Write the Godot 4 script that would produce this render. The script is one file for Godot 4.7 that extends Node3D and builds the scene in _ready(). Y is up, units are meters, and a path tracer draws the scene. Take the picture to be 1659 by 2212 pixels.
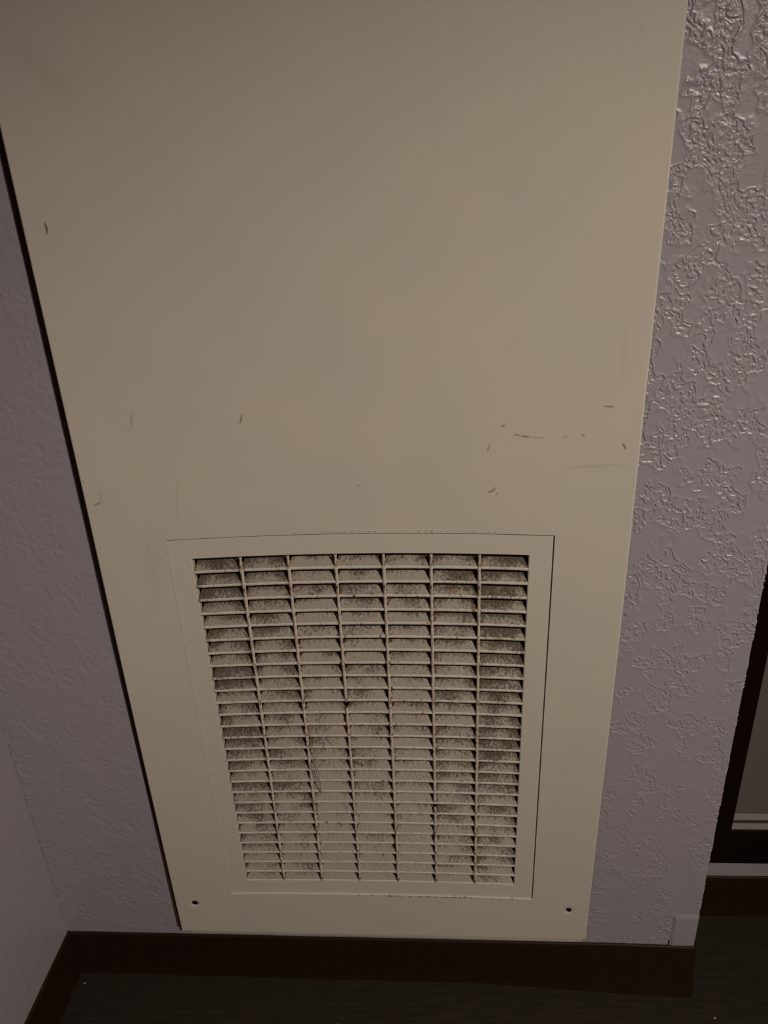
extends Node3D
# A beige metal access panel with a painted return air grille, set in a mauve textured wall.
# Units are metres, x right, y up, the panelled wall is the plane z = 0.

const GX0 := -0.350     # grille frame, outer
const GX1 := 0.160
const GY0 := 0.2140
const GY1 := 0.8966
const OX0 := -0.3205    # grille opening
const OX1 := 0.1285
const OY0 := 0.2460
const OY1 := 0.8650
const PITCH := 0.02224
const ROWS := 28
const COLS := 7
const WALL_L := -0.6664
const WALL_R := 0.4400
const FAR_Z := -0.140
const BASE_H := 0.1016

var mats := {}
var rng := RandomNumberGenerator.new()
var nA := FastNoiseLite.new()
var nB := FastNoiseLite.new()
var nC := FastNoiseLite.new()


# ---------------------------------------------------------------- mesh helper
class Patches:
	var v := PackedVector3Array()
	var n := PackedVector3Array()
	var uv := PackedVector2Array()
	var idx := PackedInt32Array()

	# a grid of (nu + 1) x (nv + 1) points, facing the side from which u runs right and v runs up
	func grid(nu: int, nv: int, f: Callable, uvf = null, flip := false) -> void:
		var at := v.size()
		var stride := nu + 1
		var has_uv: bool = uvf != null
		var p := PackedVector3Array()
		p.resize(stride * (nv + 1))
		for j in nv + 1:
			for i in stride:
				var a := float(i) / nu
				var b := float(j) / nv
				p[j * stride + i] = f.call(a, b)
				uv.append(uvf.call(a, b) if has_uv else Vector2(a, 1.0 - b))
		var nn := PackedVector3Array()
		nn.resize(p.size())
		for j in nv:
			for i in nu:
				var k := j * stride + i
				var c1 := (p[k + 1] - p[k]).cross(p[k + stride] - p[k])
				var c2 := (p[k + stride] - p[k + stride + 1]).cross(p[k + 1] - p[k + stride + 1])
				var s := c1 + c2
				nn[k] += s
				nn[k + 1] += s
				nn[k + stride] += s
				nn[k + stride + 1] += s
				if flip:
					idx.append_array([at + k, at + k + 1, at + k + stride, at + k + 1, at + k + stride + 1, at + k + stride])
				else:
					idx.append_array([at + k, at + k + stride, at + k + 1, at + k + 1, at + k + stride, at + k + stride + 1])
		for k in nn.size():
			var q := nn[k].normalized()
			nn[k] = -q if flip else q
		v.append_array(p)
		n.append_array(nn)

	# a flat convex face, turned away from the point inside
	func face(pts: Array, inside: Vector3, uvs := []) -> void:
		var at := v.size()
		var c: Vector3 = (pts[1] - pts[0]).cross(pts[2] - pts[0])
		var mid := Vector3.ZERO
		for q in pts:
			mid += q
		mid /= pts.size()
		var out_n := c.normalized()
		var ccw := c.dot(mid - inside) > 0.0
		if not ccw:
			out_n = -out_n
		for k in pts.size():
			v.append(pts[k])
			n.append(out_n)
			uv.append(uvs[k] if uvs.size() else Vector2(pts[k].x + pts[k].z, -pts[k].y))
		for k in range(1, pts.size() - 1):
			if ccw:
				idx.append_array([at, at + k + 1, at + k])
			else:
				idx.append_array([at, at + k, at + k + 1])

	# a box with chamfered edges
	func cbox(a: Vector3, b: Vector3, c := 0.0) -> void:
		var mid := (a + b) / 2.0
		var h := (b - a) / 2.0
		c = minf(c, minf(h.x, minf(h.y, h.z)) * 0.9)
		for ax in 3:
			var u := (ax + 1) % 3
			var w := (ax + 2) % 3
			for s in [-1.0, 1.0]:
				var q := []
				for t in [[-1, -1], [1, -1], [1, 1], [-1, 1]]:
					var d := Vector3.ZERO
					d[ax] = s * h[ax]
					d[u] = t[0] * (h[u] - c)
					d[w] = t[1] * (h[w] - c)
					q.append(mid + d)
				face(q, mid)
			if c <= 0.0:
				continue
			for s in [-1.0, 1.0]:
				for t in [-1.0, 1.0]:
					var q := []
					for k in [[0, -1], [0, 1], [1, 1], [1, -1]]:
						var d := Vector3.ZERO
						d[ax] = k[1] * (h[ax] - c)
						d[u] = s * (h[u] - (0.0 if k[0] == 0 else c))
						d[w] = t * (h[w] - (c if k[0] == 0 else 0.0))
						q.append(mid + d)
					face(q, mid)
		if c > 0.0:
			for sx in [-1.0, 1.0]:
				for sy in [-1.0, 1.0]:
					for sz in [-1.0, 1.0]:
						var s := Vector3(sx, sy, sz)
						face([mid + s * (h - Vector3(0, c, c)), mid + s * (h - Vector3(c, 0, c)), mid + s * (h - Vector3(c, c, 0))], mid)

	# a round tube through points, with its ends closed
	func tube(pts: Array, r0: float, r1: float, sides := 8) -> void:
		var frames := []
		var side := Vector3.ZERO
		for k in pts.size():
			var t: Vector3 = (pts[mini(k + 1, pts.size() - 1)] - pts[maxi(k - 1, 0)]).normalized()
			if k == 0:
				side = t.cross(Vector3.UP if absf(t.y) < 0.9 else Vector3.RIGHT).normalized()
			side = (side - t * side.dot(t)).normalized()
			frames.append([side, t.cross(side)])
		var last := pts.size() - 1
		grid(sides, last, func(a: float, b: float):
			var k := roundi(b * last)
			var r := lerpf(r0, r1, b)
			return pts[k] + (frames[k][0] * cos(a * TAU) + frames[k][1] * sin(a * TAU)) * r)
		for e in [0, last]:
			var ring := []
			for i in sides:
				ring.append(pts[e] + (frames[e][0] * cos(i * TAU / sides) + frames[e][1] * sin(i * TAU / sides)) * (r0 if e == 0 else r1))
			face(ring, pts[1] if e == 0 else pts[last - 1])

	# a profile of (radius, height) turned about a vertical axis
	func lathe(at: Vector3, prof: Array, sides := 32, basis := Basis()) -> void:
		for s in prof.size() - 1:
			grid(sides, 1, func(a: float, b: float):
				var q: Vector2 = prof[s].lerp(prof[s + 1], b)
				return at + basis * Vector3(q.x * sin(a * TAU), q.y, q.x * cos(a * TAU)))

	func mesh(m: Material) -> ArrayMesh:
		var arr := []
		arr.resize(Mesh.ARRAY_MAX)
		arr[Mesh.ARRAY_VERTEX] = v
		arr[Mesh.ARRAY_NORMAL] = n
		arr[Mesh.ARRAY_TEX_UV] = uv
		arr[Mesh.ARRAY_INDEX] = idx
		var me := ArrayMesh.new()
		me.add_surface_from_arrays(Mesh.PRIMITIVE_TRIANGLES, arr)
		me.surface_set_material(0, m)
		return me


func obj(called: String, p: Patches, m: Material, parent: Node = self) -> MeshInstance3D:
	var o := MeshInstance3D.new()
	o.name = called
	o.mesh = p.mesh(m)
	o.cast_shadow = GeometryInstance3D.SHADOW_CASTING_SETTING_ON
	parent.add_child(o, true)
	return o


func thing(called: String, label: String, category: String, at := Vector3.ZERO, group := "") -> Node3D:
	var o := Node3D.new()
	o.name = called
	o.position = at
	add_child(o, true)
	tag(o, label, category, group)
	return o


func tag(o: Node, label: String, category: String, group := "") -> void:
	o.set_meta("label", label)
	o.set_meta("category", category)
	if group:
		o.set_meta("group", group)


func struct(called: String, p: Patches, m: Material, label: String, category: String) -> MeshInstance3D:
	var o := obj(called, p, m)
	o.set_meta("kind", "structure")
	tag(o, label, category)
	return o


# ---------------------------------------------------------------- shapes of the place
# the sheet metal is dished in towards the closet: plain panel coordinates to the real place
func warp(x: float, y: float, dz := 0.0) -> Vector3:
	var u := clampf((x + 0.096) / 0.257, -1.4, 1.4)
	var a := smoothstep(0.0, 1.0, clampf((y - 0.1) / 0.75, 0.0, 1.0))
	return Vector3(x, y - (0.0008 + 0.0022 * a) * u * u, 0.004 + (0.0025 + 0.0055 * a) * u * u + dz)


# knocked-down plaster: flat raised plateaus, crumbled hollows between them (0 .. 1)
func plaster(x: float, y: float, smooth_share: float) -> float:
	var wx := x * 1000.0 + 7.0 * nC.get_noise_2d(x * 1000.0, y * 1000.0)
	var wy := y * 1000.0 + 7.0 * nC.get_noise_2d(x * 1000.0 + 300.0, y * 1000.0 - 200.0)
	var n := nA.get_noise_2d(wx * 1.25, wy) + smooth_share
	var p := smoothstep(-0.02, 0.03, n) * (1.0 - 0.55 * smoothstep(0.03, 0.30, n))
	var b := smoothstep(0.10, 0.34, nB.get_noise_2d(wx * 1.2, wy)) * 0.9
	var pits := 0.40 * smoothstep(0.12, 0.40, nB.get_noise_2d(wx * 2.7 + 90.0, wy * 2.4)) * (1.0 - smoothstep(0.0, 0.20, n))
	return maxf(p, b * (1.0 - 0.75 * smoothstep(0.02, 0.16, n))) + pits


func noise(n: FastNoiseLite, id: int, freq: float, octaves: int, kind := FastNoiseLite.TYPE_SIMPLEX_SMOOTH) -> void:
	n.seed = id
	n.noise_type = kind
	n.frequency = freq
	n.fractal_type = FastNoiseLite.FRACTAL_FBM if octaves > 1 else FastNoiseLite.FRACTAL_NONE
	n.fractal_octaves = octaves


func field(id: int, freq: float, octaves: int, w: int, h: int, ridged := false) -> PackedByteArray:
	var n := FastNoiseLite.new()
	noise(n, id, freq, octaves)
	if ridged:
		n.fractal_type = FastNoiseLite.FRACTAL_RIDGED
	return n.get_image(w, h, false, false, true).get_data()


func mat(called: String, c: Color, rough: float, spec := 0.5) -> StandardMaterial3D:
	var m := StandardMaterial3D.new()
	m.resource_name = called
	m.albedo_color = c
	m.roughness = rough
	m.metallic_specular = spec
	mats[called] = m
	return m


# ---------------------------------------------------------------- textures
const PANEL_X := -0.465
const PANEL_W := 0.735
const PANEL_Y := 1.56
const PANEL_H := 1.46

var panel_im: Image


func panel_px(x: float, y: float) -> Vector2:
	return Vector2((x - PANEL_X) / PANEL_W * panel_im.get_width(), (PANEL_Y - y) / PANEL_H * panel_im.get_height())


# a soft stroke of a mark on the panel: ends in panel coordinates, width in millimetres
func stroke(a: Vector2, b: Vector2, mm: float, c: Color, strength: float, bend := 0.0) -> void:
	var pa := panel_px(a.x, a.y)
	var pb := panel_px(b.x, b.y)
	var r := mm / 1000.0 / PANEL_W * panel_im.get_width() / 2.0
	var steps := maxi(1, int(pa.distance_to(pb) * 2.0))
	var side := (pb - pa).orthogonal() * bend
	var done := {}
	for s in steps + 1:
		var t := float(s) / steps
		var q := pa.lerp(pb, t) + side * 4.0 * t * (1.0 - t)
		var fade := sin(PI * clampf(0.12 + 0.76 * t, 0.0, 1.0))
		for dy in range(-ceili(r + 1), ceili(r + 1) + 1):
			for dx in range(-ceili(r + 1), ceili(r + 1) + 1):
				var k := Vector2i(int(q.x) + dx, int(q.y) + dy)
				var d := Vector2(k.x + 0.5, k.y + 0.5).distance_to(q)
				var w := clampf(1.0 + r - d, 0.0, 1.0) * fade * strength
				if r > 1.3:
					w = pow(clampf(1.0 - d / (r + 1.0), 0.0, 1.0), 1.5) * fade * strength
				if w > 0.0 and k.x >= 0 and k.y >= 0 and k.x < panel_im.get_width() and k.y < panel_im.get_height():
					done[k] = maxf(w, done.get(k, 0.0))
	for k in done:
		panel_im.set_pixelv(k, panel_im.get_pixelv(k).lerp(c, done[k]))


func panel_texture(base: Color) -> ImageTexture:
	var w := 1024
	var h := 2034
	var blot := field(11, 0.004, 4, w, h)
	var fine := field(12, 0.25, 2, w, h)
	var data := PackedByteArray()
	data.resize(w * h * 3)
	var r := base.r * 255.0
	var g := base.g * 255.0
	var b := base.b * 255.0
	for k in w * h:
		var t := (blot[k] - 128) / 128.0 * 0.008 + (fine[k] - 128) / 128.0 * 0.012
		var y := (blot[k] - 128) / 128.0 * 0.006
		data[k * 3] = int(r * (1.0 + t + y))
		data[k * 3 + 1] = int(g * (1.0 + t))
		data[k * 3 + 2] = int(b * (1.0 + t - y))
	panel_im = Image.create_from_data(w, h, false, Image.FORMAT_RGB8, data)
	var dark := Color(0.30, 0.24, 0.19)
	var faint := Color(0.45, 0.37, 0.28)
	var rust := Color(0.36, 0.19, 0.09)
	# scuffs, each at its own place
	for s in [
			[-0.4211, 1.2955, -0.4208, 1.2845, 1.6, 0.75, 0.05], [-0.2284, 1.0636, -0.2321, 1.0519, 0.9, 0.6, 0.03], [0.0885, 1.0414, 0.0923, 1.0444, 1.3, 0.4, 0.0],
			[0.1043, 1.0316, 0.1113, 1.0306, 0.9, 0.5, 0.0], [0.1130, 1.0300, 0.1221, 1.0289, 1.1, 0.6, 0.0], [0.1230, 1.0287, 0.1420, 1.0280, 0.6, 0.3, 0.0],
			[0.1849, 1.0325, 0.1871, 1.0320, 1.5, 0.45, 0.0], [0.2074, 1.0687, 0.2180, 1.0684, 1.2, 0.5, 0.03], [0.2325, 1.0234, 0.2364, 1.0165, 1.5, 0.6, 0.05],
			[0.0723, 1.0097, 0.0750, 1.0188, 0.8, 0.45, 0.0], [0.0732, 0.9552, 0.0829, 0.9617, 1.0, 0.65, -0.18], [-0.0910, 0.9640, -0.0880, 0.9660, 0.8, 0.3, 0.0]]:
		stroke(Vector2(s[0], s[1]), Vector2(s[2], s[3]), s[4], dark, s[5], s[6])
	for s in [[-0.3640, 1.0732, -0.3660, 1.0560, 4.0, 0.28], [-0.3660, 1.0560, -0.3740, 1.0500, 3.0, 0.22], [-0.4356, 0.9545, -0.4270, 0.9570, 1.8, 0.5], [-0.4255, 0.9580, -0.4240, 0.9752, 3.0, 0.3],
			[-0.4440, 0.9890, -0.4420, 0.9860, 2.4, 0.55], [-0.3221, 0.9794, -0.3290, 0.9275, 3.0, 0.18], [0.1650, 0.9900, 0.2400, 0.9970, 5.0, 0.14], [-0.4100, 1.4600, -0.3700, 1.4200, 34.0, 0.07],
			[-0.1000, 0.1400, -0.0300, 0.1500, 14.0, 0.06], [-0.3700, 0.8900, -0.3800, 0.8000, 34.0, 0.06], [0.2250, 1.1650, 0.2240, 1.1000, 6.0, 0.08]]:
		stroke(Vector2(s[0], s[1]), Vector2(s[2], s[3]), s[4], faint, s[5])
	# specks
	for s in [[0.1628, 1.0291, 2.3, 0.9], [0.1654, 1.0299, 1.6, 0.85], [0.0848, 0.9528, 1.8, 0.9], [0.2113, 1.4484, 3.4, 0.4], [-0.1323, 0.9556, 1.6, 0.55], [-0.3763, 0.8871, 1.7, 0.6], [-0.0570, 0.1170, 1.5, 0.4],
			[0.0960, 1.0180, 1.2, 0.5], [0.0905, 0.9950, 1.0, 0.5], [0.1010, 1.1500, 1.4, 0.35], [0.2160, 1.1200, 1.2, 0.4], [-0.1610, 1.2100, 1.2, 0.3], [0.0300, 1.2600, 1.3, 0.25], [-0.4400, 0.8920, 1.6, 0.5]]:
		stroke(Vector2(s[0], s[1]), Vector2(s[0] + 0.0002, s[1]), s[2], dark, s[3])
	# rust breaking through along the seam below the grille
	rng.seed = 5
	for k in 46:
		var x := rng.randf_range(-0.17, 0.13) if k % 3 else rng.randf_range(-0.02, 0.06)
		stroke(Vector2(x, 0.2130), Vector2(x + rng.randf_range(0.001, 0.004), 0.2130 - rng.randf_range(0.0, 0.0025)), rng.randf_range(0.8, 2.4), rust if k % 2 else dark, rng.randf_range(0.35, 0.85))
	for k in 40:
		var x := rng.randf_range(-0.2, 0.12)
		stroke(Vector2(x, 0.8985), Vector2(x + 0.002, 0.8985 + rng.randf_range(0.0, 0.001)), 0.9, dark, rng.randf_range(0.1, 0.4))
	return ImageTexture.create_from_image(panel_im)


# dust, rust and lint on the louvers: one strip of texture for every row
func louver_textures(base: Color) -> Array:
	var w := 1260
	var rh := 72
	var h := rh * ROWS
	var mid := field(21, 0.06, 3, w, h)
	var fine := field(22, 0.28, 3, w, h)
	var big := field(23, 0.006, 2, w, h)
	var hair := field(24, 0.022, 2, w, h, true)
	var spot := field(25, 0.032, 3, w, h)
	var col := PackedByteArray()
	col.resize(w * h * 3)
	var hgt := PackedByteArray()
	hgt.resize(w * h)
	var dust_of: Array[float] = [0.50, 0.38, 0.12, 0.18, 0.14, 0.40, 0.58]
	var br := base.r * 255.0
	var bg := base.g * 255.0
	var bb := base.b * 255.0
	for y in h:
		var row := y / rh
		var s := 1.0 - float(y % rh) / rh            # 0 at the lip, 1 at the back
		var rows_dust := 0.10 if row < 3 else (0.0 if row < 17 else -0.28 * (row - 16) / 11.0)
		var rows_rust := 1.0 if row > 1 and row < 13 else (0.75 if row < 24 and row > 12 else 0.15)
		for x in w:
			var k := y * w + x
			var c := mini(x * COLS / w, COLS - 1)
			var t := float(x) * COLS / w - c
			var side := absf(t - 0.5) * 2.0
			var near_bar := smoothstep(0.72, 1.0, side)
			var b := big[k] / 255.0
			var m := mid[k] / 255.0
			var f := fine[k] / 255.0
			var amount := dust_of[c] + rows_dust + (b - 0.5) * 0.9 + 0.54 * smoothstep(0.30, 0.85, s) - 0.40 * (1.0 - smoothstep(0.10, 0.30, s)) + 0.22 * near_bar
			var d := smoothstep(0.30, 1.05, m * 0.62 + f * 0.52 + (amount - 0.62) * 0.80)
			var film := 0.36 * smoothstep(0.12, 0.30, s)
			var strands := 0.0
			var hv := hair[k] / 255.0
			if hv > 0.90 and m > 0.50 and amount > 0.30 and s > 0.16:
				strands = smoothstep(0.90, 0.97, hv) * 0.8
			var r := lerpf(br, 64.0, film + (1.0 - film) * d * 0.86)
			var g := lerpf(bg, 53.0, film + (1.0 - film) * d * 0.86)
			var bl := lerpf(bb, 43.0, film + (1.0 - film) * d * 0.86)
			r = lerpf(r, 58.0, strands)
			g = lerpf(g, 42.0, strands)
			bl = lerpf(bl, 30.0, strands)
			var cols_rust := 1.0 if c > 1 and c < 6 else 0.35
			var sp := spot[k] / 255.0 + 0.23 * near_bar * cols_rust + (b - 0.5) * 0.08
			var rust := smoothstep(0.77, 0.86, sp) * rows_rust * cols_rust
			r = lerpf(r, 122.0 - 52.0 * near_bar, rust)
			g = lerpf(g, 76.0 - 36.0 * near_bar, rust)
			bl = lerpf(bl, 32.0 - 10.0 * near_bar, rust)
			col[k * 3] = int(r)
			col[k * 3 + 1] = int(g)
			col[k * 3 + 2] = int(bl)
			hgt[k] = int(clampf(70.0 + 90.0 * f * d + 60.0 * m * (0.35 + d) + 60.0 * strands, 0.0, 255.0))
	return [ImageTexture.create_from_image(Image.create_from_data(w, h, false, Image.FORMAT_RGB8, col)), ImageTexture.create_from_image(Image.create_from_data(w, h, false, Image.FORMAT_L8, hgt))]


func bar_texture(base: Color) -> ImageTexture:
	var w := 48
	var h := 1500
	var n1 := field(31, 0.06, 3, w, h)
	var n2 := field(32, 0.014, 2, w, h)
	var data := PackedByteArray()
	data.resize(w * h * 3)
	for k in w * h:
		var a := n1[k] / 255.0
		var b := n2[k] / 255.0
		var edge := absf(float(k % w) / w - 0.5) * 2.0
		var d := smoothstep(0.45, 0.95, a * 0.6 + b * 0.5) * 0.40
		var rust := smoothstep(0.66, 0.90, a * 0.5 + b * 0.5 + edge * 0.20) * 0.8
		data[k * 3] = int(lerpf(lerpf(base.r * 255.0, 104.0, d), 92.0, rust))
		data[k * 3 + 1] = int(lerpf(lerpf(base.g * 255.0, 84.0, d), 48.0, rust))
		data[k * 3 + 2] = int(lerpf(lerpf(base.b * 255.0, 72.0, d), 26.0, rust))
	return ImageTexture.create_from_image(Image.create_from_data(w, h, false, Image.FORMAT_RGB8, data))


func speckle(id: int, freq: float, a: Color, b: Color, stretch := 1.0) -> NoiseTexture2D:
	var n := FastNoiseLite.new()
	noise(n, id, freq, 4)
	var t := NoiseTexture2D.new()
	t.width = 512
	t.height = int(512 * stretch)
	t.seamless = true
	t.noise = n
	var g := Gradient.new()
	g.colors = PackedColorArray([a, b])
	t.color_ramp = g
	return t


func relief(id: int, freq: float, octaves: int) -> NoiseTexture2D:
	var n := FastNoiseLite.new()
	noise(n, id, freq, octaves)
	var t := NoiseTexture2D.new()
	t.width = 512
	t.height = 512
	t.seamless = true
	t.noise = n
	return t


func _ready() -> void:
	# ------------------------------------------------------------ camera, air, light, exposure
	var cam := Camera3D.new()
	cam.name = "camera"
	cam.fov = 68.691
	cam.near = 0.02
	cam.far = 50.0
	cam.transform = Transform3D(Basis(Vector3(0.997739, -0.04106, -0.053199), Vector3(0.015046, 0.908027, -0.418641), Vector3(0.065496, 0.416895, 0.906592)), Vector3(0.004563, 1.330377, 0.881561))
	add_child(cam)
	cam.current = true
	var env := Environment.new()
	env.background_mode = Environment.BG_COLOR
	env.background_color = Color(0, 0, 0)
	env.tonemap_mode = Environment.TONE_MAPPER_LINEAR
	env.tonemap_exposure = 1.0
	env.sdfgi_enabled = true
	env.ssao_enabled = true
	env.ssil_enabled = true
	var we := WorldEnvironment.new()
	we.name = "world_environment"
	we.environment = env
	add_child(we)
	var lamp_at := Vector3(1.20, 2.25, 1.70)
	var aim := Vector3(-0.33, 0.11, 0.0)
	var lamp_color := Color(1.0, 0.935, 0.855)
	var lamp_energy := 4.75

	noise(nA, 3, 1.0 / 62.0, 3)
	noise(nB, 4, 1.0 / 9.0, 2)
	noise(nC, 6, 1.0 / 26.0, 2)

	# ------------------------------------------------------------ materials
	var cream := Color(0.755, 0.730, 0.695)
	var paint := mat("beige enamel paint", Color.WHITE, 0.46)
	paint.albedo_texture = panel_texture(cream)
	paint.texture_repeat = false
	var plain := mat("beige enamel paint, plain", cream, 0.46)
	plain.heightmap_enabled = true
	plain.heightmap_texture = relief(41, 0.03, 3)
	plain.heightmap_scale = 0.02
	plain.uv1_scale = Vector3(3, 3, 3)
	var lt := louver_textures(Color(0.745, 0.725, 0.69))
	var dusty := mat("dusty beige paint", Color.WHITE, 0.62)
	dusty.albedo_texture = lt[0]
	dusty.heightmap_enabled = true
	dusty.heightmap_texture = lt[1]
	dusty.heightmap_scale = 0.30
	var barm := mat("beige paint with rust along the edges", Color.WHITE, 0.55)
	barm.albedo_texture = bar_texture(Color(0.755, 0.715, 0.67))
	var mauve := mat("mauve wall paint", Color(0.585, 0.562, 0.605), 0.35, 0.5)
	mauve.heightmap_enabled = true
	mauve.heightmap_texture = relief(42, 0.05, 4)
	mauve.heightmap_scale = 0.012
	mauve.uv1_triplanar = true
	mauve.uv1_scale = Vector3(8, 8, 8)
	var vinyl := mat("dark brown vinyl", Color.WHITE, 0.5, 0.25)
	vinyl.albedo_texture = speckle(43, 0.02, Color(0.125, 0.086, 0.056), Color(0.165, 0.112, 0.072))
	vinyl.uv1_triplanar = true
	vinyl.uv1_scale = Vector3(4, 4, 4)
	var floorm := mat("dark brown floor vinyl", Color.WHITE, 0.6, 0.25)
	floorm.albedo_texture = speckle(44, 0.03, Color(0.145, 0.125, 0.112), Color(0.19, 0.164, 0.145))
	floorm.uv1_triplanar = true
	floorm.uv1_scale = Vector3(0.8, 3, 9)
	var ceil_m := mat("off white ceiling paint", Color(0.80, 0.78, 0.74), 0.8)
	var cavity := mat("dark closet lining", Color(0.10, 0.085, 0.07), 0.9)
	mat("dark brown foam", Color(0.30, 0.22, 0.165), 0.9, 0.2)
	var frame_m := mat("dark stained wood", Color(0.075, 0.026, 0.020), 0.5, 0.25)
	var mount_m := mat("grey mount board", Color(0.57, 0.53, 0.545), 0.8)
	var print_m := mat("grey print", Color(0.32, 0.285, 0.285), 0.8)
	var glass := mat("glass", Color(1, 1, 1, 0.04), 0.03)
	glass.transparency = BaseMaterial3D.TRANSPARENCY_ALPHA
	var steel := mat("blackened steel", Color(0.12, 0.12, 0.12), 0.4)
	var enamel := mat("white lamp shade enamel", Color(0.86, 0.84, 0.80), 0.5)

	build_room(mauve, vinyl, floorm, ceil_m, cavity)
	build_panel(paint, plain)
	build_grille(plain, dusty, barm)
	build_frame(frame_m, mount_m, print_m, glass)
	build_lint()
	build_lamp(lamp_at, aim, lamp_color, lamp_energy, steel, enamel)


# ---------------------------------------------------------------- the room
func build_room(mauve: Material, vinyl: Material, floorm: Material, ceil_m: Material, cavity: Material) -> void:
	var open_l := -0.4598
	var open_r := 0.2560
	var open_b := 0.1205
	var wall := Patches.new()
	# body of the wall around the closet opening
	wall.cbox(Vector3(WALL_L - 0.1, 0, -0.140), Vector3(open_l, 2.44, -0.0015))
	wall.cbox(Vector3(open_r, 0, -0.140), Vector3(WALL_R - 0.004, 2.44, -0.0015))
	wall.cbox(Vector3(open_l, 0, -0.140), Vector3(open_r, open_b, -0.0015))
	wall.cbox(Vector3(open_l, 2.15, -0.140), Vector3(open_r, 2.44, -0.0015))
	# the plastered faces
	var hr := 1.60
	wall.grid(260, 1960, func(a: float, b: float):
		var x := lerpf(open_r, WALL_R, a)
		var y: float = hr * b
		var sm := 0.02 + 0.25 * (1.0 - smoothstep(0.35, 0.95, y)) - 0.06 * smoothstep(0.9, 1.3, y)
		var h := plaster(x, y, sm)
		var edge := maxf(0.0, (x - (WALL_R - 0.006)) / 0.006)
		return Vector3(x + edge * (h - 0.8) * 0.0012, y, lerpf(0.0007, 0.0010, smoothstep(0.3, 0.9, y)) * (h - 0.6) - 0.005 * (1.0 - sqrt(maxf(0.0, 1.0 - edge * edge)))))
	wall.grid(20, 60, func(a: float, b: float): return Vector3(lerpf(open_r, WALL_R, a), lerpf(hr, 2.44, b), 0.0))
	wall.grid(110, 790, func(a: float, b: float):
		var x := lerpf(WALL_L, open_l, a)
		var y: float = hr * b
		var h := plaster(x * 0.8 + 3.0, y * 0.8, 0.10)
		return Vector3(x, y, 0.0006 * (h - 0.9)))
	wall.grid(10, 40, func(a: float, b: float): return Vector3(lerpf(WALL_L, open_l, a), lerpf(hr, 2.44, b), 0.0))
	wall.grid(60, 10, func(a: float, b: float): return Vector3(lerpf(open_l, open_r, a), open_b * b, 0.0))
	wall.grid(40, 10, func(a: float, b: float): return Vector3(lerpf(open_l, open_r, a), lerpf(2.15, 2.44, b), 0.0))
	# the reveals of the opening
	wall.grid(1, 40, func(a: float, b: float): return Vector3(open_l, lerpf(open_b, 2.15, b), lerpf(-0.02, -0.001, 1.0 - a)))
	# the outside corner, returning to the far wall
	wall.grid(30, 400, func(a: float, b: float):
		var y: float = 2.44 * b
		return Vector3(WALL_R + 0.0004 * plaster(a * 0.135 + 5.0, y, 0.1), y, lerpf(-0.005, FAR_Z, a)))
	var wb := struct("wall_back", wall, mauve, "mauve knockdown plaster wall around the beige access panel", "wall")
	# a taped and painted-over repair at the foot of the corner
	var patch := Patches.new()
	patch.grid(34, 80, func(a: float, b: float):
		var x := lerpf(0.3975 + 0.0012 * nB.get_noise_2d(b * 40.0, 3.0), 0.4402, a)
		var y := lerpf(0.0950 - 0.004 * sin(a * 2.6) + 0.0014 * nB.get_noise_2d(a * 50.0, 9.0), 0.176, b)
		var rise := minf(1.0, minf(a * 12.0, minf((1.0 - b) * 10.0, b * 14.0)))
		var edge := maxf(0.0, (x - (WALL_R - 0.006)) / 0.0065)
		return Vector3(x, y, 0.0002 + rise * (0.0018 + 0.0003 * nB.get_noise_2d(x * 1000.0, y * 1000.0)) - 0.006 * (1.0 - sqrt(maxf(0.0, 1.0 - edge * edge)))))
	patch.grid(34, 1, func(a: float, b: float): return Vector3(lerpf(0.3975, 0.4402, a), 0.0950 - 0.004 * sin(a * 2.6), lerpf(-0.004, 0.0002, b)))
	var po := obj("plaster_patch", patch, mauve, wb)
	po.set_meta("label", "lumpy painted-over repair at the foot of the wall corner")
	var slit := Patches.new()
	slit.cbox(Vector3(0.3952, 0.0985, -0.001), Vector3(0.3972, 0.1100, 0.0012), 0.0003)
	obj("crack", slit, mats["dark closet lining"], wb).set_meta("label", "short black gap beside the corner repair")

	var left := Patches.new()
	left.cbox(Vector3(WALL_L - 0.1, 0, 0.0), Vector3(WALL_L - 0.002, 2.44, 2.7))
	left.grid(120, 260, func(a: float, b: float):
		var z := lerpf(0.6, 0.0, a)
		var y: float = 1.2 * b
		return Vector3(WALL_L + 0.0005 * (plaster(z + 8.0, y, 0.12) - 0.9), y, z))
	left.grid(20, 20, func(a: float, b: float): return Vector3(WALL_L, lerpf(1.2, 2.44, b), lerpf(0.6, 0.0, a)))
	left.grid(20, 20, func(a: float, b: float): return Vector3(WALL_L, 2.44 * b, lerpf(2.6, 0.6, a)))
	struct("wall_left", left, mauve, "mauve side wall meeting the panelled wall at the left corner", "wall")
	var far := Patches.new()
	far.cbox(Vector3(WALL_R - 0.03, 0, FAR_Z - 0.1), Vector3(2.3, 2.44, FAR_Z - 0.002))
	far.grid(120, 160, func(a: float, b: float):
		var x := lerpf(WALL_R, 1.0, a)
		var y: float = 0.8 * b
		return Vector3(x, y, FAR_Z + 0.0006 * (plaster(x + 12.0, y, 0.1) - 0.9)))
	far.grid(20, 20, func(a: float, b: float): return Vector3(lerpf(1.0, 2.2, a), 0.8 * b, FAR_Z))
	far.grid(20, 20, func(a: float, b: float): return Vector3(lerpf(WALL_R, 2.2, a), lerpf(0.8, 2.44, b), FAR_Z))
	struct("wall_far", far, mauve, "mauve wall set back beyond the outside corner, behind the dark frame", "wall")
	var right := Patches.new()
	right.cbox(Vector3(2.2, 0, FAR_Z), Vector3(2.3, 2.44, 2.7))
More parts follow.
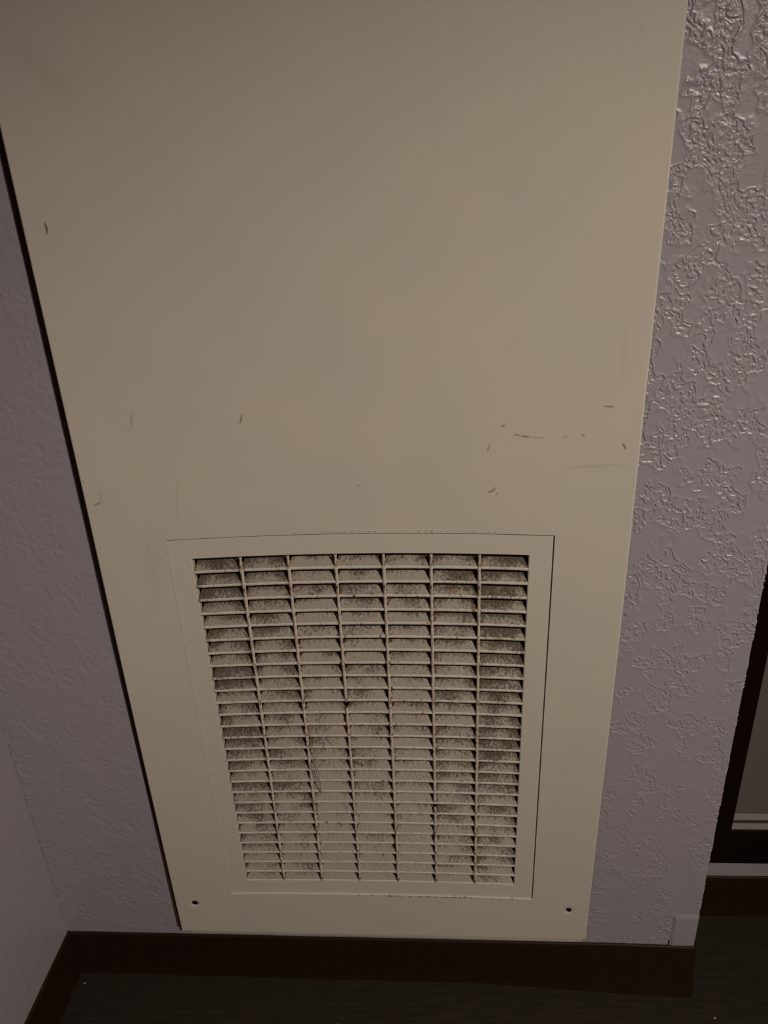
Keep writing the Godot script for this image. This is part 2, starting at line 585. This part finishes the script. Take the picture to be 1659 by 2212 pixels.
	struct("wall_right", right, mauve, "mauve wall at the right end of the room, outside the picture", "wall")
	var front := Patches.new()
	front.cbox(Vector3(WALL_L - 0.1, 0, 2.6), Vector3(2.3, 2.44, 2.7))
	struct("wall_front", front, mauve, "mauve wall behind the camera, outside the picture", "wall")
	var fl := Patches.new()
	fl.cbox(Vector3(WALL_L - 0.1, -0.1, FAR_Z - 0.1), Vector3(2.3, 0, 2.7))
	struct("floor", fl, floorm, "very dark brown vinyl floor", "floor")
	var ce := Patches.new()
	ce.cbox(Vector3(WALL_L - 0.1, 2.44, -0.60), Vector3(2.3, 2.54, 2.7))
	struct("ceiling", ce, ceil_m, "plain off white ceiling above the picture", "ceiling")
	# the dark closet that the panel closes
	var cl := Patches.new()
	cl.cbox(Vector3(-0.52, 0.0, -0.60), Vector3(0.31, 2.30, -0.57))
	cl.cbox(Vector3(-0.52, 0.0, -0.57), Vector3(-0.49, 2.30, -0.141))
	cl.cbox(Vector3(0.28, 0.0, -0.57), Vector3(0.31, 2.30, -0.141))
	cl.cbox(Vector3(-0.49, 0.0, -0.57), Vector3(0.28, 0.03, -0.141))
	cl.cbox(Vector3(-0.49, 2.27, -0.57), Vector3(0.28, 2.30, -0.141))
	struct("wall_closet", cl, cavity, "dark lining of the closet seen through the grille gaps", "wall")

	# cove base along the walls: a flat face with a rounded top and a toe that sweeps out
	var prof := [Vector2(0.0005, BASE_H), Vector2(0.0030, BASE_H - 0.0004), Vector2(0.0044, BASE_H - 0.0022), Vector2(0.0046, BASE_H - 0.006), Vector2(0.0046, 0.075), Vector2(0.0048, 0.048), Vector2(0.0052, 0.030), Vector2(0.0058, 0.018), Vector2(0.0066, 0.009), Vector2(0.0076, 0.0035), Vector2(0.0080, 0.0014), Vector2(0.0080, 0.0)]
	var bb := Patches.new()
	var last := prof.size() - 1
	var wave := func(x: float) -> float: return 0.0012 * nC.get_noise_2d(x * 120.0, 40.0)
	bb.grid(160, last, func(a: float, b: float):
		var x := lerpf(WALL_L, WALL_R - 0.004, a)
		var q: Vector2 = prof[last - roundi(b * last)]
		var bulge := (0.002 + 0.016 * smoothstep(0.0, WALL_R, x)) * (1.0 - q.y / BASE_H)
		var top: float = -0.002 * smoothstep(0.30, WALL_R, x) + 0.6 * wave.call(x)
		return Vector3(x, q.y * (1.0 + top / BASE_H), q.x + bulge + wave.call(x) + 0.0004))
	# wrapped round the outside corner
	bb.grid(14, last, func(a: float, b: float):
		var q: Vector2 = prof[last - roundi(b * last)]
		var bulge := 0.018 * (1.0 - q.y / BASE_H)
		var ang: float = a * PI / 2
		var r := q.x + bulge + 0.0004 + 0.004
		return Vector3(WALL_R - 0.004 + (q.x + 0.0044) * sin(ang), q.y * (1.0 - 0.002 / BASE_H), -0.004 + r * cos(ang)))
	bb.grid(20, last, func(a: float, b: float):
		var q: Vector2 = prof[last - roundi(b * last)]
		return Vector3(WALL_R + 0.0004 + q.x, q.y * (1.0 - 0.002 / BASE_H), lerpf(-0.004, FAR_Z + 0.019, a)))
	struct("baseboard_back", bb, vinyl, "dark brown vinyl cove base below the beige panel", "baseboard")
	var bl := Patches.new()
	bl.grid(60, last, func(a: float, b: float):
		var q: Vector2 = prof[last - roundi(b * last)]
		return Vector3(WALL_L + q.x + 0.0004, q.y, lerpf(2.6, 0.0, a)))
	struct("baseboard_left", bl, vinyl, "dark brown vinyl cove base along the left side wall", "baseboard")
	var bf := Patches.new()
	bf.grid(60, last, func(a: float, b: float):
		var x := lerpf(WALL_R, 2.2, a)
		var q: Vector2 = prof[last - roundi(b * last)]
		return Vector3(x, q.y, FAR_Z + q.x + 0.0004 + wave.call(x + 4.0)))
	struct("baseboard_far", bf, vinyl, "dark brown vinyl cove base under the dark frame beyond the corner", "baseboard")


# ---------------------------------------------------------------- the beige panel
func panel_point(x: float, y: float, dz := 0.0) -> Vector3:
	var p := warp(x, y, dz)
	var t := clampf((-0.37 - x) / 0.0755, 0.0, 1.0)
	p.x += t * lerpf(-0.0029, 0.0029, smoothstep(0.1, 1.0, y))
	var d := clampf((0.2 - y) / 0.085, 0.0, 1.0)
	p.y += d * 0.0066 * pow((x + 0.1) / 0.35, 2.0)
	return p


func panel_uv(x: float, y: float) -> Vector2:
	return Vector2((x - PANEL_X) / PANEL_W, (PANEL_Y - y) / PANEL_H)


func build_panel(paint: Material, plain: Material) -> void:
	var x0 := -0.4455
	var x1 := 0.2515
	var y0 := 0.1150
	var y1 := 2.16
	var holes := [Vector2(-0.4150, 0.1905), Vector2(0.2203, 0.1905)]
	var hs := 0.0125
	var xs := [x0, -0.4365, holes[0].x - hs, holes[0].x + hs, GX0]
	for k in range(1, 16):
		xs.append(lerpf(GX0, GX1, k / 16.0))
	xs.append_array([GX1, 0.185, holes[1].x - hs, holes[1].x + hs, 0.243, x1])
	var ys := [y0, 0.135, 0.155, holes[0].y - hs, holes[0].y + hs, GY0]
	for k in range(1, 16):
		ys.append(lerpf(GY0, GY1, k / 16.0))
	ys.append(GY1)
	for k in range(1, 22):
		ys.append(lerpf(GY1, y1, k / 21.0))
	var root := thing("access_panel", "large scuffed beige sheet metal panel covering a closet opening in the mauve wall", "panel", Vector3(-0.096, 0.115, 0.0))
	var off := -root.position
	var p := Patches.new()
	for j in ys.size() - 1:
		for i in xs.size() - 1:
			var cx: float = (xs[i] + xs[i + 1]) / 2.0
			var cy: float = (ys[j] + ys[j + 1]) / 2.0
			if cx > GX0 and cx < GX1 and cy > GY0 and cy < GY1:
				continue
			var hole := -1
			for k in 2:
				if absf(cx - holes[k].x) < hs and absf(cy - holes[k].y) < hs:
					hole = k
			var f := func(a: float, b: float): return off + panel_point(lerpf(xs[i], xs[i + 1], a), lerpf(ys[j], ys[j + 1], b))
			var fu := func(a: float, b: float): return panel_uv(lerpf(xs[i], xs[i + 1], a), lerpf(ys[j], ys[j + 1], b))
			if hole < 0:
				p.grid(2, 2, f, fu)
				continue
			# a screw hole: the square cell closes in on a round, dimpled edge
			var h: Vector2 = holes[hole]
			var at := func(a: float, b: float) -> Vector3:
				var ang := a * TAU
				var sq := Vector2(cos(ang), sin(ang)) / maxf(absf(cos(ang)), absf(sin(ang))) * hs
				var ro := Vector2(cos(ang), sin(ang)) * 0.0053
				var q := h + ro.lerp(sq, b)
				return Vector3(q.x, q.y, 0.0)
			p.grid(32, 5, func(a: float, b: float):
				var q: Vector3 = at.call(a, b)
				return off + panel_point(q.x, q.y, -0.0010 * pow(1.0 - b, 3.0)), func(a: float, b: float):
				var q: Vector3 = at.call(a, b)
				return panel_uv(q.x, q.y), true)
			p.grid(32, 1, func(a: float, b: float): return off + panel_point(h.x + cos(a * TAU) * 0.0053, h.y + sin(a * TAU) * 0.0053, lerpf(-0.0018, -0.0010, b)), func(_a: float, _b: float): return panel_uv(h.x, h.y + 0.008), true)
	# rounded edges running back to the wall, left, right and bottom
	var edge := [Vector2(0, 0), Vector2(0.0011, -0.0003), Vector2(0.0018, -0.0008), Vector2(0.0023, -0.0015), Vector2(0.0025, -0.0025), Vector2(0.0025, -0.0028)]
	var el := edge.size() - 1
	p.grid(el, 60, func(a: float, b: float):
		var e: Vector2 = edge[el - roundi(a * el)]
		return off + panel_point(x0, lerpf(y0, y1, b)) + Vector3(-e.x, 0, e.y), func(_a: float, b: float): return panel_uv(x0, lerpf(y0, y1, b)))
	p.grid(el, 60, func(a: float, b: float):
		var e: Vector2 = edge[roundi(a * el)]
		return off + panel_point(x1, lerpf(y0, y1, b)) + Vector3(e.x, 0, e.y), func(_a: float, b: float): return panel_uv(x1, lerpf(y0, y1, b)))
	p.grid(60, el, func(a: float, b: float):
		var e: Vector2 = edge[el - roundi(b * el)]
		return off + panel_point(lerpf(x0, x1, a), y0) + Vector3(0, -e.x, e.y), func(a: float, _b: float): return panel_uv(lerpf(x0, x1, a), y0 + 0.002))
	# the step down into the grille
	for s in [[GX0, GY0, GX0, GY1], [GX1, GY1, GX1, GY0], [GX0, GY1, GX1, GY1], [GX1, GY0, GX0, GY0]]:
		p.grid(48, 1, func(a: float, b: float): return off + panel_point(lerpf(s[0], s[2], a), lerpf(s[1], s[3], a), lerpf(-0.0028, 0.0, b)), func(a: float, _b: float): return panel_uv(lerpf(s[0], s[2], a), lerpf(s[1], s[3], a)), true)
	# a bead of old paint left standing along the left and lower seam
	for s in [[GX0, GY0, GX0, GY1], [GX0, GY0, GX1, GY0]]:
		var pts := []
		for k in 81:
			var t := k / 80.0
			pts.append(off + panel_point(lerpf(s[0], s[2], t), lerpf(s[1], s[3], t), -0.00025 + 0.00012 * nC.get_noise_2d(t * 900.0, 70.0)))
		p.tube(pts, 0.0007, 0.0007, 8)
	for k in range(p.uv.size() - 81 * 9 * 2 - 40, p.uv.size()):
		p.uv[k] = panel_uv(GX0 - 0.01, 0.5)
	obj("sheet", p, paint, root)
	# strip of dark foam showing in the gap at the left edge
	var foam := Patches.new()
	foam.grid(4, 80, func(a: float, b: float):
		var y := lerpf(0.1208, y1, b)
		return off + Vector3(lerpf(-0.4597, -0.4440, a), y, 0.0014 + 0.0014 * sin(a * PI) + 0.0004 * nC.get_noise_2d(y * 900.0, 5.0)))
	obj("foam_strip", foam, mats["dark brown foam"], root).set_meta("label", "dark brown strip in the gap along the left edge of the panel")
	# turned lip under the bottom edge
	var lip := Patches.new()
	lip.grid(60, 2, func(a: float, b: float):
		var x := lerpf(x0 + 0.01, x1 - 0.004, a)
		return off + Vector3(x, 0.1085 + 0.008 * b, 0.0035 + 0.002 * smoothstep(-0.1, 0.25, x) + 0.0006 * sin(b * PI)))
	obj("bottom_lip", lip, plain, root).set_meta("label", "turned lower lip just above the baseboard")
	# crumbs of old paint along the upper seam
	rng.seed = 71
	var crumbs := Patches.new()
	for k in 130:
		var x := -0.06 + 0.10 * rng.randfn(0.0, 0.8)
		var y := GY1 + 0.0012 + absf(rng.randfn(0.0, 0.0022))
		if k % 4 == 0:
			x = rng.randf_range(-0.05, 0.03)
			y = GY1 - rng.randf_range(0.001, 0.009)
		x = clampf(x, -0.26, 0.13)
		crumb(crumbs, off + panel_point(x, y, 0.0002 if y > GY1 else -0.0022), rng.randf_range(0.0004, 0.0016), rng.randf_range(0.3, 0.8), rng.randf_range(0, PI))
	for q in [[0.140, 0.792], [0.1365, 0.720], [0.137, 0.706], [0.1345, 0.690], [0.133, 0.585], [0.1335, 0.572], [0.146, 0.794]]:
		crumb(crumbs, off + panel_point(q[0], q[1], -0.0022), 0.0016, 0.5, q[0] * 90.0)
	var co := obj("paint_crumbs", crumbs, plain, root)
	co.set_meta("kind", "stuff")
	co.set_meta("label", "crumbs of loose paint along the grille seam")


func crumb(p: Patches, at: Vector3, r: float, flat: float, turn: float) -> void:
	var ring := []
	for k in 5:
		var a := turn + k * TAU / 5
		ring.append(at + Vector3(cos(a) * r * (1.0 if k % 2 else 0.6), sin(a) * r * flat, 0))
	var tip := at + Vector3(0, 0, r * 0.6)
	for k in 5:
		p.face([ring[k], ring[(k + 1) % 5], tip], at)


# ---------------------------------------------------------------- the grille
func louver_profile(s: float) -> Vector2:
	# (height above the row's foot, depth): a rounded lip, then a blade that leans back and up
	if s < 0.22:
		var t := s / 0.22
		return Vector2(0.0034 * t, -0.0001)
	var t := (s - 0.22) / 0.78
	return Vector2(0.0034 + 0.0185 * t - 0.0022 * t * (1.0 - t), -0.0001 - 0.0150 * (t * 0.82 + 0.18 * t * t) - 0.0008 * smoothstep(0.0, 0.2, t))


func build_grille(plain: Material, dusty: Material, barm: Material) -> void:
	var root := thing("air_grille", "painted beige return air grille with dusty rust-flecked louvers, set into the beige panel", "vent grille", Vector3(-0.096, 0.214, 0.0))
	var off := -root.position
	# frame: four mitred sides of one pressed section
	var fr := Patches.new()
	var ins := 0.00015
	var oc := [Vector2(GX0 + ins, GY0 + ins), Vector2(GX1 - ins, GY0 + ins), Vector2(GX1 - ins, GY1 - ins), Vector2(GX0 + ins, GY1 - ins)]
	var ic := [Vector2(OX0, OY0), Vector2(OX1, OY0), Vector2(OX1, OY1), Vector2(OX0, OY1)]
	var prof := [Vector2(0.0, -0.0055), Vector2(0.0, -0.0024), Vector2(0.004, -0.0022), Vector2(0.02, -0.0023), Vector2(0.97, -0.0023), Vector2(1.0, -0.0031), Vector2(1.0, -0.0120)]
	for s in 4:
		for k in prof.size() - 1:
			fr.grid(40, 1, func(a: float, b: float):
				var q: Vector2 = prof[k].lerp(prof[k + 1], b)
				var o: Vector2 = oc[s].lerp(oc[(s + 1) % 4], a)
				var i: Vector2 = ic[s].lerp(ic[(s + 1) % 4], a)
				var c := o.lerp(i, q.x)
				return off + warp(c.x, c.y, q.y), func(a: float, b: float):
				var q: Vector2 = prof[k].lerp(prof[k + 1], b)
				var c: Vector2 = oc[s].lerp(oc[(s + 1) % 4], a).lerp(ic[s].lerp(ic[(s + 1) % 4], a), q.x)
				return c)
	obj("frame", fr, plain, root)

	var cw := (OX1 - OX0) / COLS
	var lips: Array[float] = []
	for r in ROWS:
		lips.append(OY1 - PITCH * (r + 1))       # foot of row r
	lips[ROWS - 1] = OY0 - 0.0045
	# louvers: one pressed blade in every cell, narrower at the back
	rng.seed = 17
	for r in ROWS:
		for c in COLS:
			var p := Patches.new()
			var xa := OX0 + cw * c
			var xb := xa + cw
			var foot := lips[r]
			var tilt := rng.randf_range(-0.0009, 0.0009)
			var sag := rng.randf_range(-0.0006, 0.0006)
			var u0 := float(c) / COLS
			var taper := 0.0062 + rng.randf_range(-0.001, 0.001)
			for side in 2:
				var thick := -0.0009 if side else 0.0
				p.grid(4 if side else 26, 4 if side else 10, func(a: float, b: float):
					var q := louver_profile(b)
					var cut := taper * smoothstep(0.20, 1.0, b) * (0.75 + 0.25 * b)
					if b < 0.2:
						cut = -0.0002
					var x := lerpf(xa + cut + 0.0002, xb - cut - 0.0002, a)
					var rough := 0.00042 * nB.get_noise_2d(x * 1500.0, (foot + b * PITCH) * 1500.0) + 0.0003 * nB.get_noise_2d(x * 3800.0, (foot + b * PITCH) * 3800.0)
					var hold := smoothstep(0.2, 0.6, b)
					return off + warp(x, foot + q.x + (tilt * (a - 0.5) + sag) * b + (thick if b > 0.3 else 0.0), q.y + rough * 1.5 * (0.4 + hold) - 0.0021 + thick), func(a: float, b: float):
					return Vector2(u0 + (0.004 + 0.992 * a) / COLS, (r + 1 - clampf(b, 0.02, 0.98)) / ROWS), side == 1)
			obj("louver", p, dusty, root)
	# the bars left standing between the rows: thick rounded strands of old paint
	for r in ROWS - 1:
		var p := Patches.new()
		var foot := lips[r]
		p.grid(126, 8, func(a: float, b: float):
			var x := lerpf(OX0 - 0.0004, OX1 + 0.0004, a)
			var lump := 0.00032 * nB.get_noise_2d(x * 900.0, r * 37.0) + 0.00022 * nB.get_noise_2d(x * 2600.0, r * 53.0)
			var ang: float = lerpf(-0.62, 0.55, b) * PI
			return off + warp(x, foot + 0.0017 + (0.0021 + lump) * sin(ang), -0.0030 + (0.0013 + lump) * cos(ang)), func(a: float, b: float):
			return Vector2(a, (r + 1 - 0.02 - 0.08 * b) / ROWS))
		obj("horizontal_bar", p, dusty, root)
	# upright bars; two are rusted through in one place
	var bar_x := [-0.2555, -0.1912, -0.1272, -0.0628, 0.0006, 0.0646]
	var gaps := {2: [0.6180, 0.6090], 4: [0.4230, 0.4145]}
	for k in bar_x.size():
		var p := Patches.new()
		var runs := [[OY1 + 0.0006, OY0 - 0.0006]]
		if gaps.has(k):
			runs = [[OY1 + 0.0006, gaps[k][0]], [gaps[k][1], OY0 - 0.0006]]
		for run in runs:
			var n := int((run[0] - run[1]) / 0.0016)
			var upper: bool = run[1] > OY0
			var lower: bool = run[0] < OY1
			p.grid(10, n, func(a: float, b: float):
				var y := lerpf(run[1], run[0], b)
				var lump := 0.00042 * nB.get_noise_2d(y * 800.0, k * 91.0) + 0.00028 * nB.get_noise_2d(y * 2300.0, k * 57.0)
				var lean := 0.00035 * nB.get_noise_2d(y * 420.0, k * 23.0 + 500.0)
				var to_lip := fposmod(OY1 - y, PITCH) / PITCH
				var knot := 0.00055 * pow(absf(to_lip - 0.45) * 2.0, 6.0)
				var w := 0.0023 + lump + knot
				if upper:
					w *= 0.25 + 0.75 * smoothstep(0.0, 0.004, y - run[1])
				if lower:
					w *= 0.35 + 0.65 * smoothstep(0.0, 0.003, run[0] - y)
				var ang: float = lerpf(-0.56, 0.56, a) * PI
				return off + warp(bar_x[k] + lean + w * sin(ang), y, -0.0030 + (w + 0.0002) * 0.9 * cos(ang)), func(a: float, b: float): return Vector2(a, (OY1 - lerpf(run[1], run[0], b)) / (OY1 - OY0)))
		obj("vertical_bar", p, barm, root)


# ---------------------------------------------------------------- the framed picture beyond the corner
func build_frame(frame_m: Material, mount_m: Material, print_m: Material, glass: Material) -> void:
	var x0 := 0.455
	var x1 := 1.155
	var y0 := 0.1423
	var y1 := 1.25
	var zf := -0.1300
	var zb := FAR_Z + 0.0008
	var ix0 := 0.5300
	var ix1 := 1.0855
	var iy0 := 0.2256
	var iy1 := 1.166
	var root := thing("picture_frame", "wide dark brown framed grey picture on the set-back wall beyond the corner", "picture frame", Vector3((x0 + x1) / 2, y0, zb))
	var off := -root.position
	var oc := [Vector2(x0, y0), Vector2(x1, y0), Vector2(x1, y1), Vector2(x0, y1)]
	var ic := [Vector2(ix0, iy0), Vector2(ix1, iy0), Vector2(ix1, iy1), Vector2(ix0, iy1)]
	var prof := [Vector2(0.0, zb), Vector2(0.0, zf - 0.002), Vector2(0.03, zf), Vector2(0.94, zf), Vector2(0.98, zf - 0.001), Vector2(1.0, zf - 0.002), Vector2(1.0, zf - 0.006)]
	for s in 4:
		var p := Patches.new()
		for k in prof.size() - 1:
			p.grid(8, 1, func(a: float, b: float):
				var q: Vector2 = prof[k].lerp(prof[k + 1], b)
				var c: Vector2 = oc[s].lerp(oc[(s + 1) % 4], a).lerp(ic[s].lerp(ic[(s + 1) % 4], a), q.x)
				return off + Vector3(c.x, c.y, q.y))
		obj("rail" if s % 2 == 0 else "stile", p, frame_m, root)
	var back := Patches.new()
	back.cbox(off + Vector3(ix0 - 0.006, 0.2475, zb), off + Vector3(ix1 + 0.006, iy1 + 0.006, zf - 0.0050), 0.0005)
	obj("picture", back, print_m, root)
	var band := Patches.new()
	band.cbox(off + Vector3(ix0 - 0.002, 0.2480, zf - 0.0050), off + Vector3(ix1 + 0.002, 0.2627, zf - 0.0046), 0.0002)
	obj("pale_band", band, mount_m, root).set_meta("label", "paler grey band along the foot of the picture")
	var fillet := Patches.new()
	fillet.cbox(off + Vector3(ix0 - 0.002, 0.2405, zf - 0.0052), off + Vector3(ix1 + 0.002, 0.2478, zf - 0.0036), 0.0008)
	obj("fillet", fillet, frame_m, root).set_meta("label", "thin dark strip across the foot of the picture")
	var mount := Patches.new()
	mount.cbox(off + Vector3(ix0 - 0.006, iy0 - 0.006, zb), off + Vector3(ix1 + 0.006, 0.2408, zf - 0.0042), 0.0005)
	obj("mount", mount, mount_m, root).set_meta("label", "light grey strip between the dark strip and the lower rail")
	var pane := Patches.new()
	pane.face([off + Vector3(ix0, iy0, zf - 0.0030), off + Vector3(ix1, iy0, zf - 0.0030), off + Vector3(ix1, iy1, zf - 0.0030), off + Vector3(ix0, iy1, zf - 0.0030)], off + Vector3(ix0, iy0, zf - 1.0))
	obj("pane", pane, glass, root)


# ---------------------------------------------------------------- lint, thread, straw
func build_lint() -> void:
	var green := mat("grey green thread", Color(0.26, 0.27, 0.20), 0.9)
	var straw := mat("brown straw", Color(0.24, 0.16, 0.11), 0.8)
	var pale := mat("pale lint", Color(0.62, 0.58, 0.52), 0.9)
	var p := Patches.new()
	var z := 0.0012
	for strand in [
			[[-0.1862, 0.5690, 0], [-0.1835, 0.5500, 0.0006], [-0.1815, 0.5330, 0.001], [-0.1798, 0.5100, 0.0014], [-0.1780, 0.4870, 0.001], [-0.1772, 0.4660, 0.0012], [-0.1765, 0.4440, 0.0004]],
			[[-0.1888, 0.5420, -0.001], [-0.1862, 0.5290, 0.0004], [-0.1840, 0.5120, 0.001], [-0.1822, 0.4930, 0.0014], [-0.1800, 0.4740, 0.001], [-0.1775, 0.4540, 0.0008], [-0.1766, 0.4430, 0.0002]],
			[[-0.1893, 0.5060, -0.002], [-0.1875, 0.4900, 0], [-0.1850, 0.4730, 0.0008], [-0.1812, 0.4580, 0.001], [-0.1770, 0.4460, 0.0006]],
			[[-0.1900, 0.4290, 0.0006], [-0.1885, 0.4240, 0.0016], [-0.1905, 0.4200, 0.002], [-0.1925, 0.4230, 0.0016], [-0.1912, 0.4280, 0.001]]]:
		var pts := []
		var curve := Curve3D.new()
		for q in strand:
			curve.add_point(warp(q[0], q[1], z + q[2]), Vector3(0, 0.004, 0), Vector3(0, -0.004, 0))
		for k in 25:
			pts.append(curve.sample_baked(curve.get_baked_length() * k / 24.0))
		p.tube(pts, 0.00032, 0.00026, 5)
	var t := thing("loose_thread", "wispy grey green thread hanging down across the louvers, left of the middle", "thread", warp(-0.1785, 0.443, z))
	for k in p.v.size():
		p.v[k] -= t.position
	obj("strand", p, green, t)
	var st := Patches.new()
	var a := warp(-0.1215, 0.5086, 0.0002)
	var b := warp(-0.1052, 0.5000, 0.0010)
	st.tube([Vector3.ZERO, (b - a) * 0.35 + Vector3(0, -0.0004, 0), (b - a) * 0.7 + Vector3(0, 0.0002, 0), b - a], 0.0008, 0.0004, 6)
	var so := thing("straw_bit", "short brown bit of straw stuck slantwise on a louver beside the thread", "straw", a)
	obj("stem", st, straw, so)
	var spots := [
			[Vector3(-0.6438, 0.0012, 0.0298), 0.0018, "tiny pale lint speck on the dark floor near the left corner"],
			[Vector3(0.4675, 0.0012, 0.0600), 0.0022, "tiny pale lint speck on the dark floor right of the wall corner"],
			[Vector3(-0.1720, 0.0010, 0.0880), 0.0010, "tiny pale lint speck on the dark floor below the grille"]]
	for s in spots:
		var lp := Patches.new()
		crumb(lp, Vector3.ZERO, s[1], 0.5, 0.4)
		lp.lathe(Vector3(0, -0.0011, 0), [Vector2(s[1], 0.0), Vector2(s[1] * 0.7, 0.0008), Vector2(0.0001, 0.0012)], 7)
		var o := obj("lint_speck", lp, pale)
		o.position = s[0]
		tag(o, s[2], "lint", "lint specks on the floor")


# ---------------------------------------------------------------- the floor lamp that lights the wall
func build_lamp(at: Vector3, aim: Vector3, c: Color, energy: float, steel: Material, enamel: Material) -> void:
	var root := thing("floor_lamp", "black floor lamp with a tilted white shade, standing right of the camera outside the picture", "lamp", Vector3(at.x + 0.06, 0, at.z + 0.10))
	var inv := -root.position
	var base := Patches.new()
	base.lathe(Vector3.ZERO, [Vector2(0.0, 0.0), Vector2(0.14, 0.0), Vector2(0.14, 0.012), Vector2(0.13, 0.02), Vector2(0.02, 0.03), Vector2(0.014, 0.05)], 40)
	obj("base", base, steel, root)
	var dir := (aim - at).normalized()
	var neck := at - dir * 0.10
	var pole := Patches.new()
	pole.tube([Vector3(0, 0.03, 0), Vector3(0, 1.0, 0), Vector3(0, neck.y - 0.10, 0), Vector3(0, neck.y - 0.02, 0).lerp(neck + inv, 0.4), neck + inv], 0.011, 0.009, 14)
	obj("pole", pole, steel, root)
	var up := dir
	var side := up.cross(Vector3.UP).normalized()
	var bs := Basis(side, up, side.cross(up))
	var shade := Patches.new()
	shade.lathe(neck + inv, [Vector2(0.012, -0.02), Vector2(0.030, 0.0), Vector2(0.050, 0.02), Vector2(0.085, 0.12), Vector2(0.0835, 0.12), Vector2(0.048, 0.022), Vector2(0.028, 0.003), Vector2(0.002, 0.002)], 40, bs)
	obj("shade", shade, enamel, root)
	var bulb_m := mat("lamp bulb glow", Color(1, 0.95, 0.88), 0.4)
	bulb_m.emission_enabled = true
	bulb_m.emission = c
	bulb_m.emission_energy_multiplier = 6.0
	var bulb := Patches.new()
	var pr := []
	for k in 13:
		pr.append(Vector2(maxf(0.0005, 0.028 * sin(PI * k / 12.0)), -0.028 * cos(PI * k / 12.0)))
	bulb.lathe(at + inv, pr, 24, bs)
	obj("bulb", bulb, bulb_m, root)
	var light := SpotLight3D.new()
	light.name = "lamp_light"
	light.position = at
	light.light_color = c
	light.light_energy = energy
	light.light_size = 0.03
	light.spot_range = 8.0
	light.spot_angle = 33.0
	light.spot_attenuation = 2.0
	light.spot_angle_attenuation = 1.0
	light.shadow_enabled = true
	add_child(light)
	light.look_at(aim, Vector3.UP)
